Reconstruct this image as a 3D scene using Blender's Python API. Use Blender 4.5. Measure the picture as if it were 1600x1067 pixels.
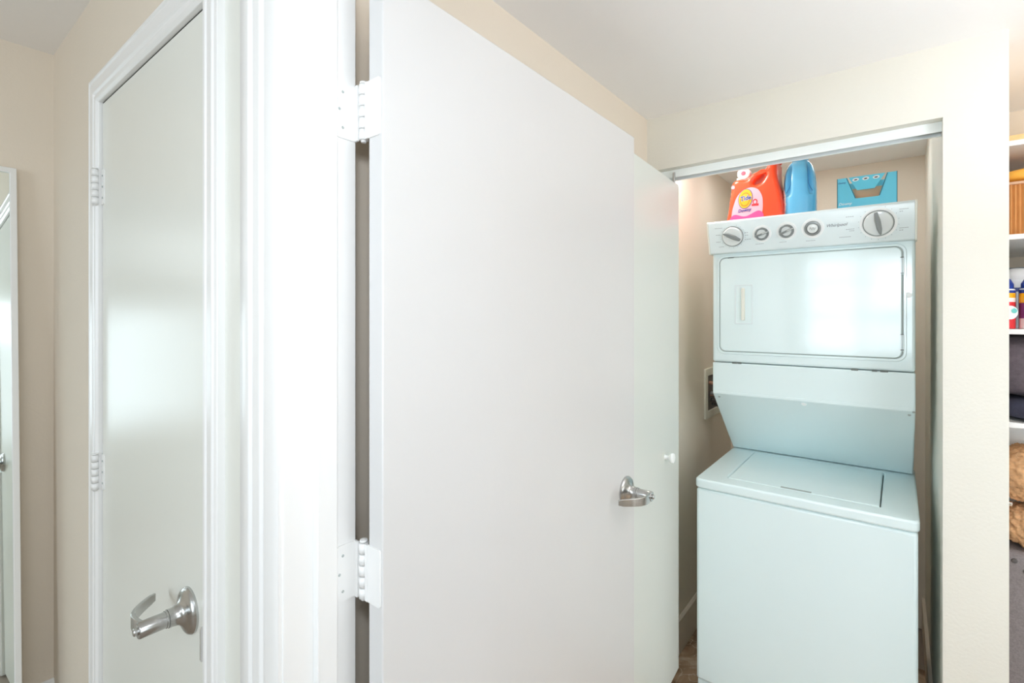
import bpy, bmesh, math, random
from mathutils import Vector, Matrix
random.seed(7)
PI = math.pi
for o in list(bpy.data.objects): bpy.data.objects.remove(o)
sc = bpy.context.scene
COL = sc.collection
H = 1.5                                   # eye height; x runs along the closet wall, y towards it

# ---------------------------------------------------------------- camera
cd = bpy.data.cameras.new('camera'); cam = bpy.data.objects.new('camera', cd); COL.objects.link(cam)
cam.location = (0, 0, H)
cam.rotation_euler = (PI/2, 0, math.atan2(.616, .788))
cd.sensor_width = 36; cd.lens = 774/1600*36; cd.shift_y = -41.5/1600
cd.clip_start = .02
sc.camera = cam

# ---------------------------------------------------------------- light
w = bpy.data.worlds.new('world'); sc.world = w; w.use_nodes = True
w.node_tree.nodes['Background'].inputs[0].default_value = (.75, .88, 1, 1)
w.node_tree.nodes['Background'].inputs[1].default_value = 1.0
def area(name, loc, rot, sx, sy, power, col=(1, 1, 1), spread=PI):
    l = bpy.data.lights.new(name, 'AREA'); l.shape = 'RECTANGLE'; l.size = sx; l.size_y = sy
    l.energy = power; l.color = col; l.spread = spread
    o = bpy.data.objects.new(name, l); COL.objects.link(o); o.location = loc; o.rotation_euler = rot
    return o
area('daylight_back_window', (-.35, -3.12, 1.62), (PI/2, 0, 0), 1.25, 1.25, 50, (.81, .94, 1.05))
area('daylight_side_window', (2.12, -.95, 1.45), (PI/2, 0, PI/2), 1.3, 1.3, 16, (.86, .96, 1.05))
area('room_fill', (.1, -1.1, 2.30), (0, 0, 0), .7, .7, 6, (.92, .97, 1.05))  # unseen overhead fill added for the room, no fixture there
area('camera_flash', (0, -.04, 1.72), (math.radians(86), 0, math.radians(38)), .12, .12, 3.9, (.90, .97, 1.05))  # unseen flash added just above the camera
area('hall_fill', (.84, .80, 1.05), (math.radians(92), 0, math.radians(26)), .4, .8, 5.2, (.86, .97, 1.06))  # added low fill out of view, brightens washer front and slanted panel
area('hall_bounce_fill', (.85, 1.05, 1.72), (PI, 0, 0), .3, .3, 15, (.93, .97, 1.05))  # added out of view, points up so the ceiling bounces light back
area('hall_side_fill', (2.05, 1.25, 1.1), (PI/2, 0, PI/2), 1.0, 1.7, 6, (.88, .97, 1.05))  # added side fill at the hall end, no window opens there
area('closet_fill', (-.32, 2.58, 2.243), (math.radians(4), 0, 0), .6, .10, 2.1, (1, .99, .98))  # hidden fill added to brighten the niche back wall
area('closet_corner_fill', (-.655, 2.06, 2.235), (0, 0, 0), .10, .16, 2.0, (1, .99, .97))  # hidden fill added to brighten the slot beside the washer
area('shelf_closet_fill', (.65, 1.98, 2.20), (math.radians(50), 0, 0), .5, .08, .8, (1, .98, .95))  # unseen light aimed at the shelves, no fixture modelled
sc.cycles.max_bounces = 16; sc.cycles.diffuse_bounces = 10; sc.cycles.glossy_bounces = 6

vs = sc.view_settings
sc.display_settings.display_device = 'sRGB'
vs.view_transform = 'Standard'; vs.look = 'None'; vs.gamma = 1; vs.use_curve_mapping = False
vs.exposure = 0.06

# ---------------------------------------------------------------- materials
def mat(name, col, rough=.5, metal=0., bump=0., bscale=200., var=0., vscale=3., spec=.5, coat=0., trans=0., emis=None, alpha=1.):
    m = bpy.data.materials.new(name); m.use_nodes = True
    nt = m.node_tree; b = nt.nodes['Principled BSDF']
    b.inputs['Base Color'].default_value = (*col, 1)
    b.inputs['Roughness'].default_value = rough
    b.inputs['Metallic'].default_value = metal
    b.inputs['Specular IOR Level'].default_value = spec
    b.inputs['Coat Weight'].default_value = coat
    b.inputs['Coat Roughness'].default_value = .06
    b.inputs['Transmission Weight'].default_value = trans
    tc = nt.nodes.new('ShaderNodeTexCoord')
    if var:
        n = nt.nodes.new('ShaderNodeTexNoise'); n.inputs['Scale'].default_value = vscale; n.inputs['Detail'].default_value = 4
        nt.links.new(tc.outputs['Object'], n.inputs['Vector'])
        r = nt.nodes.new('ShaderNodeMix'); r.data_type = 'RGBA'
        r.inputs[6].default_value = (*[c*(1-var) for c in col], 1); r.inputs[7].default_value = (*[min(1, c*(1+var)) for c in col], 1)
        nt.links.new(n.outputs['Fac'], r.inputs[0]); nt.links.new(r.outputs[2], b.inputs['Base Color'])
    if bump:
        n = nt.nodes.new('ShaderNodeTexNoise'); n.inputs['Scale'].default_value = bscale; n.inputs['Detail'].default_value = 2
        nt.links.new(tc.outputs['Object'], n.inputs['Vector'])
        bp = nt.nodes.new('ShaderNodeBump'); bp.inputs['Strength'].default_value = bump; bp.inputs['Distance'].default_value = .002
        nt.links.new(n.outputs['Fac'], bp.inputs['Height']); nt.links.new(bp.outputs['Normal'], b.inputs['Normal'])
    return m
M = dict(
    beige=mat('beige_wall_paint', (.76, .68, .575), .6, bump=.25, bscale=120, var=.02),
    cream=mat('cream_wall_paint', (.75, .735, .665), .55, bump=.25, bscale=120, var=.015),
    ceil=mat('ceiling_paint', (.88, .87, .86), .8, bump=.2, bscale=90),
    white=mat('white_gloss_trim', (.85, .85, .84), .3, bump=.1, bscale=60),
    doorw=mat('white_door_paint', (.685, .68, .675), .3, bump=.12, bscale=45),
    doorg=mat('pale_grey_door_paint', (.78, .79, .735), .30, bump=.12, bscale=25),
    bifold=mat('bifold_paint', (.72, .75, .71), .35, bump=.1, bscale=45),
    enamel=mat('white_enamel', (.75, .87, .885), .11, bump=.07, bscale=6, coat=.1),  # cool cast of the daylight partly mixed into this white
    enamel2=mat('white_enamel_matt', (.75, .87, .885), .3, bump=.04, bscale=10),  # carries the same daylight cast in its colour
    console=mat('console_plastic', (.74, .83, .85), .25),
    cap=mat('cream_plastic', (.80, .80, .72), .4),
    groove=mat('dark_gap', (.16, .18, .17), .8),
    seam=mat('grey_seam', (.42, .46, .45), .7),
    print=mat('grey_print', (.28, .31, .33), .6),
    pale=mat('pale_ring_plastic', (.9, .93, .93), .35),
    knob=mat('knob_plastic', (.72, .76, .76), .15, coat=.3),
    knobd=mat('knob_grey', (.26, .28, .28), .3, metal=.3),
    steel=mat('satin_nickel', (.52, .52, .51), .24, metal=1.),
    chrome=mat('chrome', (.8, .8, .8), .1, metal=1.),
    alu=mat('white_aluminium', (.88, .93, .93), .35),
    mirror=mat('mirror_glass', (.88, .94, .91), .015, metal=1.),
    frame=mat('mirror_frame_paint', (.82, .82, .80), .35),
    tide=mat('orange_red_plastic', (.95, .075, .018), .28, coat=.2),
    lblpink=mat('label_pink', (.80, .42, .50), .4), magenta=mat('label_magenta', (.9, .08, .28), .4),
    yellow=mat('label_yellow', (.90, .45, .015), .4), orange=mat('label_orange', (.9, .22, .02), .4),
    navy=mat('label_navy', (.02, .05, .30), .4), lwhite=mat('label_white', (.9, .9, .9), .4),
    red=mat('label_red', (.8, .04, .05), .35), teal=mat('label_teal', (.15, .6, .55), .4),
    capc=mat('cloudy_cap', (.82, .74, .74), .3), maroon=mat('pink_spout', (.45, .10, .16), .4),
    blue=mat('blue_bottle_plastic', (.13, .48, .76), .25, coat=.2),
    boxb=mat('blue_carton', (.15, .64, .84), .45), boxd=mat('blue_carton_edge', (.03, .13, .16), .6),
    brown=mat('carton_inside', (.62, .38, .24), .8),
    cabinet=mat('dark_slot', (.10, .07, .08), .8),
    kraft=mat('ribbed_kraft', (.62, .30, .10), .7, var=.15, vscale=30),
    crease=mat('blue_crease_shade', (.03, .20, .42), .4),  # darker blue standing for shade in the handle grooves
    pouch=mat('orange_pouch', (.90, .45, .06), .45), tan=mat('golden_blanket', (.78, .52, .24), .8, var=.2, vscale=60),
    charcoal=mat('charcoal_cloth', (.12, .095, .11), .9, bump=.8, bscale=300, var=.5, vscale=60),
    denim=mat('navy_cloth', (.045, .045, .075), .9, bump=.8, bscale=300, var=.3, vscale=40),
    curly=mat('curly_brown_fleece', (.66, .38, .19), .9, bump=1., bscale=90, var=.5, vscale=80),
    case=mat('grey_case_fabric', (.24, .21, .21), .8, bump=.6, bscale=500, var=.35, vscale=220),
    clear=mat('cloudy_tub', (.55, .58, .6), .2), greymetal=mat('grey_rim', (.3, .33, .37), .3, metal=.5),
    purple=mat('label_purple', (.20, .06, .22), .4),
    grout=mat('grout', (.33, .27, .22), .9),
    copper=mat('copper_pipe', (.55, .3, .2), .4, metal=.5), hose=mat('dark_hose', (.10, .09, .085), .6), greyhose=mat('grey_hose', (.30, .29, .28), .5),
    socket=mat('hookup_box_plastic', (.70, .68, .58), .5),
)
def marble():
    m = mat('brown_marble', (.3, .2, .13), .2, coat=.3); nt = m.node_tree; b = nt.nodes['Principled BSDF']
    tc = nt.nodes.new('ShaderNodeTexCoord'); oi = nt.nodes.new('ShaderNodeObjectInfo')
    ad = nt.nodes.new('ShaderNodeVectorMath'); nt.links.new(tc.outputs['Object'], ad.inputs[0]); nt.links.new(oi.outputs['Location'], ad.inputs[1])
    n = nt.nodes.new('ShaderNodeTexNoise'); n.inputs['Scale'].default_value = 7; n.inputs['Detail'].default_value = 8; n.inputs['Distortion'].default_value = 1.2
    nt.links.new(ad.outputs[0], n.inputs['Vector'])
    cr = nt.nodes.new('ShaderNodeValToRGB'); e = cr.color_ramp.elements
    e[0].position = .3; e[0].color = (.22, .14, .08, 1); e[1].position = .75; e[1].color = (.70, .56, .42, 1)
    x = cr.color_ramp.elements.new(.5); x.color = (.48, .34, .23, 1)
    nt.links.new(n.outputs['Fac'], cr.inputs[0])
    v = nt.nodes.new('ShaderNodeTexVoronoi'); v.feature = 'DISTANCE_TO_EDGE'; v.inputs['Scale'].default_value = 9
    mx = nt.nodes.new('ShaderNodeVectorMath'); mx.operation = 'MULTIPLY_ADD'; mx.inputs[1].default_value = (.25, .25, .25)
    nt.links.new(n.outputs['Color'], mx.inputs[0]); nt.links.new(ad.outputs[0], mx.inputs[2]); nt.links.new(mx.outputs[0], v.inputs['Vector'])
    c2 = nt.nodes.new('ShaderNodeValToRGB'); e = c2.color_ramp.elements; e[0].position = 0; e[0].color = (1, 1, 1, 1); e[1].position = .02; e[1].color = (0, 0, 0, 1)
    nt.links.new(v.outputs['Distance'], c2.inputs[0])
    r = nt.nodes.new('ShaderNodeMix'); r.data_type = 'RGBA'; r.inputs[7].default_value = (.72, .6, .47, 1)
    nt.links.new(c2.outputs[0], r.inputs[0]); nt.links.new(cr.outputs[0], r.inputs[6]); nt.links.new(r.outputs[2], b.inputs['Base Color'])
    return m
M['marble'] = marble()
def woodmat():
    m = mat('grey_brown_wood', (.3, .2, .13), .4); nt = m.node_tree; b = nt.nodes['Principled BSDF']
    tc = nt.nodes.new('ShaderNodeTexCoord'); oi = nt.nodes.new('ShaderNodeObjectInfo')
    ad = nt.nodes.new('ShaderNodeVectorMath'); nt.links.new(tc.outputs['Object'], ad.inputs[0]); nt.links.new(oi.outputs['Location'], ad.inputs[1])
    mp = nt.nodes.new('ShaderNodeMapping'); mp.inputs['Scale'].default_value = (1.5, 22, 1); nt.links.new(ad.outputs[0], mp.inputs[0])
    n = nt.nodes.new('ShaderNodeTexNoise'); n.inputs['Scale'].default_value = 2; n.inputs['Detail'].default_value = 6; nt.links.new(mp.outputs[0], n.inputs['Vector'])
    cr = nt.nodes.new('ShaderNodeValToRGB'); e = cr.color_ramp.elements
    e[0].position = .3; e[0].color = (.22, .16, .12, 1); e[1].position = .7; e[1].color = (.52, .43, .35, 1)
    nt.links.new(n.outputs['Fac'], cr.inputs[0]); nt.links.new(cr.outputs[0], b.inputs['Base Color'])
    return m
M['wood'] = woodmat()

# ---------------------------------------------------------------- mesh helpers
def box(bm, x0, x1, y0, y1, z0, z1, mi=0):
    vs_ = [bm.verts.new(p) for p in ((x0,y0,z0),(x1,y0,z0),(x1,y1,z0),(x0,y1,z0),(x0,y0,z1),(x1,y0,z1),(x1,y1,z1),(x0,y1,z1))]
    for f in ((3,2,1,0),(4,5,6,7),(0,1,5,4),(1,2,6,5),(2,3,7,6),(3,0,4,7)):
        bm.faces.new([vs_[i] for i in f]).material_index = mi
def bx(*a):
    bm = bmesh.new(); box(bm, *a); return bm
def prism(bm, pts, lo, hi, f, mi=0):
    """f(u, v, t) -> xyz ; polygon pts (u,v) extruded from t=lo to hi"""
    a = [bm.verts.new(f(u, v, lo)) for u, v in pts]; b = [bm.verts.new(f(u, v, hi)) for u, v in pts]
    fs = [bm.faces.new(a), bm.faces.new(b[::-1])]
    n = len(pts)
    for i in range(n): fs.append(bm.faces.new((a[i], b[i], b[(i+1) % n], a[(i+1) % n])))
    for q in fs: q.material_index = mi
    bmesh.ops.recalc_face_normals(bm, faces=fs)
def rrect(x0, x1, z0, z1, r, n=6):
    out = []
    for cx, cz, a0 in ((x1-r, z1-r, 0), (x0+r, z1-r, PI/2), (x0+r, z0+r, PI), (x1-r, z0+r, 1.5*PI)):
        for k in range(n+1):
            a = a0+PI/2*k/n; out.append((cx+r*math.cos(a), cz+r*math.sin(a)))
    return out
def ringprism(bm, outer, inner, lo, hi, f, mi=0):
    n = len(outer)
    L = [[bm.verts.new(f(u, v, t)) for u, v in pts] for pts, t in ((outer, lo), (outer, hi), (inner, hi), (inner, lo))]
    fs = []
    for k in range(4):
        A, B = L[k], L[(k+1) % 4]
        for i in range(n): fs.append(bm.faces.new((A[i], A[(i+1) % n], B[(i+1) % n], B[i])))
    for q in fs: q.material_index = mi
    bmesh.ops.recalc_face_normals(bm, faces=fs)
def lathe(bm, prof, mtx, seg=32, mi=0):
    """prof [(r,h)] about local z, then mtx"""
    rings = []
    for r, h in prof:
        if r < 1e-6: rings.append([bm.verts.new(mtx @ Vector((0, 0, h)))])
        else: rings.append([bm.verts.new(mtx @ Vector((r*math.cos(2*PI*i/seg), r*math.sin(2*PI*i/seg), h))) for i in range(seg)])
    fs = []
    for A, B in zip(rings, rings[1:]):
        for i in range(seg):
            j = (i+1) % seg
            if len(A) == 1 and len(B) == 1: break
            if len(A) == 1: fs.append(bm.faces.new((A[0], B[j], B[i])))
            elif len(B) == 1: fs.append(bm.faces.new((A[i], A[j], B[0])))
            else: fs.append(bm.faces.new((A[i], A[j], B[j], B[i])))
    for q in fs: q.material_index = mi
    bmesh.ops.recalc_face_normals(bm, faces=fs)
def tube(bm, pts, r, seg=10, mi=0):
    pts = [Vector(p) for p in pts]; rings = []
    for i, p in enumerate(pts):
        d = (pts[min(i+1, len(pts)-1)]-pts[max(i-1, 0)]).normalized()
        u = d.cross(Vector((0, 0, 1)));
        if u.length < .05: u = d.cross(Vector((1, 0, 0)))
        u.normalize(); v = d.cross(u)
        rings.append([bm.verts.new(p+r*(math.cos(2*PI*k/seg)*u+math.sin(2*PI*k/seg)*v)) for k in range(seg)])
    fs = [bm.faces.new(rings[0]), bm.faces.new(rings[-1][::-1])]
    for A, B in zip(rings, rings[1:]):
        for i in range(seg): fs.append(bm.faces.new((A[i], A[(i+1) % seg], B[(i+1) % seg], B[i])))
    for q in fs: q.material_index = mi
    bmesh.ops.recalc_face_normals(bm, faces=fs)
def smoothpath(pts, n=8):
    P = [Vector(p) for p in pts]; out = []
    for i in range(len(P)-1):
        p0, p1, p2, p3 = P[max(i-1, 0)], P[i], P[i+1], P[min(i+2, len(P)-1)]
        for k in range(n):
            t = k/n; out.append(.5*((2*p1)+(p2-p0)*t+(2*p0-5*p1+4*p2-p3)*t*t+(3*p1-p0-3*p2+p3)*t**3))
    out.append(P[-1]); return out
def obj(name, bm, m, parent=None, bevel=0., smooth=False, seg=2, loc=None):
    me = bpy.data.meshes.new(name); bm.to_mesh(me); bm.free()
    for x in (m if isinstance(m, (list, tuple)) else [m]): me.materials.append(M[x])
    o = bpy.data.objects.new(name, me); COL.objects.link(o)
    if parent: o.parent = parent
    if loc: o.location = loc
    if bevel:
        b = o.modifiers.new('bevel', 'BEVEL'); b.width = bevel; b.segments = seg; b.limit_method = 'ANGLE'; b.angle_limit = .6
        b.harden_normals = False
    if smooth or bevel:
        for p in me.polygons: p.use_smooth = True
        try: me.set_sharp_from_angle(angle=.6)
        except Exception: pass
    return o
def tag(o, label=None, cat=None, group=None, kind=None):
    for k, v in (('label', label), ('category', cat), ('group', group), ('kind', kind)):
        if v: o[k] = v
    return o
def thing(name, label, cat, loc=(0, 0, 0), rz=0, group=None, kind=None):
    o = bpy.data.objects.new(name, None); COL.objects.link(o); o.location = loc; o.rotation_euler = (0, 0, rz)
    return tag(o, label, cat, group, kind)
def struct(name, bm, m, label=None, cat=None, **k):
    return tag(obj(name, bm, m, **k), label, cat, kind='structure')
def text(s, size, m, parent, mtx, shear=0., ext=.0004, name='lettering', xs=1., space=1., bold=.012):
    c = bpy.data.curves.new(name, 'FONT'); c.body = s; c.size = size; c.shear = shear; c.extrude = ext; c.align_x = 'CENTER'; c.align_y = 'CENTER'
    c.resolution_u = 3; c.space_character = space; c.offset = size*bold
    t = bpy.data.objects.new('tmp', c); COL.objects.link(t)
    dg = bpy.context.evaluated_depsgraph_get(); me = bpy.data.meshes.new_from_object(t.evaluated_get(dg))
    bpy.data.objects.remove(t)
    me.transform(mtx @ Matrix.Diagonal((xs, 1, 1, 1))); me.materials.clear(); me.materials.append(M[m])
    o = bpy.data.objects.new(name, me); COL.objects.link(o); o.parent = parent
    return o
def FY(y, flip=-1):                    # polygon (x,z) extruded along y
    return lambda u, v, t: (u, t, v)
fxz = lambda u, v, t: (u, t, v)
fyz = lambda u, v, t: (t, u, v)
fxy = lambda u, v, t: (u, v, t)
def face_front(x, y, z, tilt=0.):      # text frame: reads along +x, up z, faces -y
    return Matrix.Translation((x, y, z)) @ Matrix.Rotation(PI/2+tilt, 4, 'X')

# ---------------------------------------------------------------- shell
XL, XR, YB = -2.207, 2.0, -3.0          # the room
Y1, Y2 = .358, .473                     # wall between room and hall
XH, CH, CR = -.776, 2.2615, 2.36        # hall side wall, hall ceiling, room ceiling
YC, AR, YK = 1.85, .097, 3.07           # closet wall, niche side, niche back
XE = 1.10
b = bmesh.new(); box(b, XL-.15, XR+.15, YB-.1, Y2, -.06, -.012); f1 = struct('floor', b, 'grout', 'grey brown wooden floor of the bedroom, seen in the mirror', 'floor')
pm = bx(0, 1.196, 0, .146, -.012, 0)
proto = None
for r in range(23):
    for c in range(4):
        x = XL+(c-(r % 3)/3)*1.2; x0 = max(x, XL); x1 = min(x+1.196, XR)
        y0 = YB+r*.15
        if x1-x0 < .05: continue
        if y0+.146 > Y1: continue
        if x0 == x and x1 == x+1.196:
            if proto is None: proto = obj('plank', bx(0, 1.196, 0, .146, -.012, 0), 'wood', f1, loc=(x, y0, 0)); continue
            p = proto.copy(); COL.objects.link(p); p.location = (x, y0, 0)
        else: obj('plank', bx(0, x1-x0, 0, .146, -.012, 0), 'wood', f1, loc=(x0, y0, 0))
pm.free()
b = bmesh.new(); box(b, XH-.1, XR+.15, Y2, YK+.1, -.06, -.010); f2 = struct('floor', b, 'grout', 'brown veined marble tile floor beside the washer', 'floor')
proto = None
for i in range(7):
    for j in range(7):
        x0, y0 = XH+i*.40, Y2+.02+j*.372
        if x0+.396 > XR+.05 or y0+.368 > YK+.02: continue
        if proto is None: proto = obj('tile', bx(0, .396, 0, .368, -.010, 0), 'marble', f2, bevel=.0015, loc=(x0, y0, 0)); continue
        p = proto.copy(); COL.objects.link(p); p.location = (x0, y0, 0)
struct('ceiling', bx(XL-.15, XR+.15, YB-.1, Y1+.02, CR, CR+.08), 'ceil', 'pale ceiling above the bedroom corner', 'ceiling')
struct('ceiling', bx(XH-.1, XR+.15, Y1+.02, YK+.1, CH, CH+.08), 'ceil', 'pale grey ceiling above the laundry closet', 'ceiling')
struct('wall_left', bx(XL-.15, XL, YB-.1, Y1, 0, CR), 'beige', 'narrow beige wall behind the leaning mirror', 'wall')
b = bmesh.new()                          # back wall with window opening
wx0, wx1, wz0, wz1 = -.98, .28, 1.0, 2.24
box(b, XL, wx0, YB-.1, YB, 0, CR); box(b, wx1, XR, YB-.1, YB, 0, CR); box(b, wx0, wx1, YB-.1, YB, 0, wz0); box(b, wx0, wx1, YB-.1, YB, wz1, CR)
struct('wall_back', b, 'cream', 'cream wall behind the camera with a window', 'wall')
wf = thing('window_1', 'white framed window behind the camera', 'window', kind='structure')
b = bmesh.new()
for x in (wx0, -.39, wx1-.05): box(b, x, x+.08, YB-.08, YB-.03, wz0, wz1)
for z in (wz0, 1.45, 1.88, wz1-.05): box(b, wx0+.05, wx1-.05, YB-.075, YB-.035, z, z+.06)
obj('window_frame', b, 'white', wf)
b = bmesh.new()
sy0, sy1, sz0, sz1 = -1.6, -.3, .8, 2.1
box(b, XR, XR+.1, YB-.1, sy0, 0, CR); box(b, XR, XR+.1, sy1, Y1, 0, CR); box(b, XR, XR+.1, sy0, sy1, 0, sz0); box(b, XR, XR+.1, sy0, sy1, sz1, CR)
struct('wall_right', b, 'cream', 'cream wall with the second window', 'wall')
wf = thing('window_2', 'white framed side window beyond the picture', 'window', kind='structure')
b = bmesh.new()
for y in (sy0, sy1-.05): box(b, XR+.03, XR+.08, y, y+.05, sz0, sz1)
for z in (sz0, sz1-.05): box(b, XR+.035, XR+.075, sy0+.05, sy1-.05, z, z+.05)
obj('window_frame', b, 'white', wf)

D1 = (-1.61, -.941, 2.044)               # door in the front wall
DW = (-.69, .245, 2.05)                  # the doorway the camera stands in
b = bmesh.new()
box(b, XL-.1, D1[0]-.012, Y1, Y2, 0, CR); box(b, D1[0]-.012, D1[1]+.012, Y1, Y2, D1[2]+.012, CR)
box(b, D1[1]+.012, DW[0]-.02, Y1, Y2, 0, CR); box(b, DW[0]-.02, DW[1]+.02, Y1, Y2, DW[2]+.02, CR); box(b, DW[1]+.02, XR+.1, Y1, Y2, 0, CR)
struct('wall_front', b, 'beige', 'beige bedroom wall around the door with the lever handle', 'wall')
struct('wall_hall', bx(XH-.1, XH, Y2, YK, 0, CH), 'beige', 'beige side wall behind the wide open door and beside the washer', 'wall')
b = bmesh.new()
box(b, XH, -.735, YC, YC+.1, 0, CH); box(b, -.735, AR, YC, YC+.1, 2.058, CH); box(b, AR, .230, YC, YC+.1, 0, CH); box(b, AR, .197, YC+.1, YK, 0, CH)
struct('wall_closet', b, 'cream', 'cream wall around the laundry closet opening', 'wall')
struct('wall_niche', bx(XH-.1, XE+.1, YK, YK+.1, 0, CH), 'beige', 'beige back wall of the laundry closet', 'wall')
struct('wall_shelves', bx(.197, XE, 2.62, 2.70, 0, CH), 'beige', 'beige back wall behind the closet shelves', 'wall')
b = bmesh.new(); box(b, XE, XE+.1, YC, YK, 0, CH); box(b, XE+.1, XR+.1, YC, YC+.1, 0, CH)
struct('wall_end', b, 'cream', 'cream wall past the shelf closet', 'wall')
struct('wall_hall_end', bx(XR+.1, XR+.15, Y2, YC, 0, CH), 'cream', 'cream wall closing the hall', 'wall')
b = bmesh.new()
for y0, y1 in ((Y2+.001, YC), (YC+.1, YK)):
    prism(b, [(XH, 0), (XH+.012, 0), (XH+.012, .145), (XH+.004, .154), (XH, .154)], y0, y1, fxz)
struct('baseboard_left', b, 'beige', 'beige painted baseboard low on the side wall by the washer', 'baseboard')
struct('baseboard_right', bx(AR-.012, AR, YC+.1, YK, 0, .15), 'beige', 'beige painted baseboard behind the washer on its other side', 'baseboard')
b = bmesh.new(); prism(b, [(XL, 0), (XL+.014, 0), (XL+.014, .285), (XL+.005, .30), (XL, .30)], YB, Y1, fxz)
struct('baseboard_bedroom', b, 'white', 'tall white baseboard under the leaning mirror', 'baseboard')

# ---- casings and jambs
def casing(name, xl, xr, zt, y, prof, label):
    bm = bmesh.new(); n = len(prof)
    cols = [[bm.verts.new(q) for q in ((xl-w_, y-t, 0), (xl-w_, y-t, zt+w_), (xr+w_, y-t, zt+w_), (xr+w_, y-t, 0))] for w_, t in prof]
    for i in range(n):
        A, B = cols[i], cols[(i+1) % n]
        for k in range(3): bm.faces.new((A[k], A[k+1], B[k+1], B[k]))
    bm.faces.new([c[0] for c in cols]); bm.faces.new([c[3] for c in cols][::-1])
    bmesh.ops.recalc_face_normals(bm, faces=bm.faces)
    return struct(name, bm, 'white', label, 'trim', bevel=.0012)
casing('trim_1', D1[0], D1[1], D1[2], Y1, [(0, 0), (0, .012), (.006, .018), (.014, .018), (.017, .014), (.022, .014), (.026, .019), (.046, .020), (.05, .016), (.055, .016), (.058, .020), (.065, .018), (.065, 0)],
       'white moulded frame around the door with the lever handle')
casing('trim_2', DW[0]-.002, DW[1]+.002, DW[2]+.002, Y1, [(0, 0), (0, .010), (.008, .014), (.03, .015), (.034, .011), (.040, .011), (.045, .016), (.060, .018), (.064, .013), (.069, .013), (.073, .019), (.096, .020), (.103, .016), (.103, 0)],
       'white ridged casing at the corner next to the open door')
b = bmesh.new()
x0, x1, zt = DW
for s, xx in ((1, x0), (-1, x1)):
    pts = [(xx-.02*s, Y1-.004), (xx, Y1-.004), (xx, .401), (xx+.011*s, .401), (xx+.011*s, .4345), (xx, .4345), (xx, Y2+.001), (xx-.02*s, Y2+.001)]
    prism(b, pts, 0, zt+.02, fxy)
prism(b, [(Y1-.004, zt+.02), (Y1-.004, zt), (.401, zt), (.401, zt-.011), (.4345, zt-.011), (.4345, zt), (Y2+.001, zt), (Y2+.001, zt+.02)], x0, x1, fyz)
struct('trim_3', b, 'white', 'white door jamb carrying the hinges of the open door', 'trim', bevel=.0015)
b = bmesh.new()
for xx0, xx1 in ((D1[0]-.012, D1[0]), (D1[1], D1[1]+.012)): box(b, xx0, xx1, Y1-.003, Y2, 0, D1[2]+.012)
box(b, D1[0], D1[1], Y1-.003, Y2, D1[2], D1[2]+.012)
struct('trim_4', b, 'white', 'thin white inner frame of the closed door', 'trim')

struct('trim_5', bx(D1[1]+.064, DW[0]-.104, Y1-.006, Y1, 0, CR), 'doorg', 'flat pale strip between the two white door casings', 'trim')  # paler strip laid over the beige wall

# ---------------------------------------------------------------- door hardware
def lever(parent, pos, out, along):
    """out = unit normal off the door, along = unit direction of the lever; z is up"""
    o, a = Vector(out), Vector(along); up = Vector((0, 0, 1))
    R = Matrix((( a.x, up.x, o.x, pos[0]), (a.y, up.y, o.y, pos[1]), (a.z, up.z, o.z, pos[2]), (0, 0, 0, 1)))   # local x along, y up, z out
    b = bmesh.new()
    lathe(b, [(0, 0), (.041, 0), (.0415, .004), (.039, .008), (.036, .010), (.030, .0125), (.022, .0155), (.0175, .021), (.0160, .030), (.0160, .036), (0, .036)], R, 40)
    h = obj('handle', b, 'steel', parent, smooth=True)
    b = bmesh.new()
    lathe(b, [(0, .0365), (.0150, .0365), (.0150, .0395), (.0138, .0396), (.0138, .078), (.0125, .080), (0, .080)], R, 32)
    lathe(b, [(0, .08), (.0065, .08), (.0065, .085), (.0052, .0865), (0, .0865)], R, 20)
    obj('spindle', b, 'steel', h, smooth=True)
    pts = smoothpath([(-.004, 0, .073), (.026, 0, .077), (.048, 0, .074), (.068, 0, .062), (.086, 0, .044), (.100, 0, .026)], 6)
    b = bmesh.new(); rings = []; n = len(pts)
    for i, p in enumerate(pts):
        d = (pts[min(i+1, n-1)]-pts[max(i-1, 0)]).normalized(); nn = Vector((-d.z, 0, d.x)); t = i/(n-1)
        hh = .0135*(1-.35*t); th = .0035*(1-.3*t)
        if t > .93: hh *= .85
        rings.append([b.verts.new(R @ (p+sx*th*nn+Vector((0, sy*hh, 0)))) for sx, sy in ((-1, -1), (1, -1), (1, 1), (-1, 1))])
    b.faces.new(rings[0]); b.faces.new(rings[-1][::-1])
    for A, B in zip(rings, rings[1:]):
        for i in range(4): b.faces.new((A[i], A[(i+1) % 4], B[(i+1) % 4], B[i]))
    bmesh.ops.recalc_face_normals(b, faces=b.faces)
    obj('lever', b, 'steel', h, bevel=.0012)
    return h
def barrel(parent, x, y, zc, r=.0075, hh=.0445, knuckle_m='white'):
    b = bmesh.new()
    n = 5; e = .0006
    for k in range(n):
        z0 = zc-hh+2*hh*k/n+e; z1 = zc-hh+2*hh*(k+1)/n-e
        lathe(b, [(0, z0), (r, z0), (r, z1), (0, z1)], Matrix.Translation((x, y, 0)), 16)
    lathe(b, [(0, zc-hh-.003), (r*.55, zc-hh-.003), (r*.55, zc+hh+.001), (r*.9, zc+hh+.001), (r*.8, zc+hh+.004), (0, zc+hh+.005)], Matrix.Translation((x, y, 0)), 16)
    o = obj('knuckle', b, knuckle_m, parent); 
    for p in o.data.polygons: p.use_smooth = abs(p.normal.z) < .5
    return o

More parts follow.
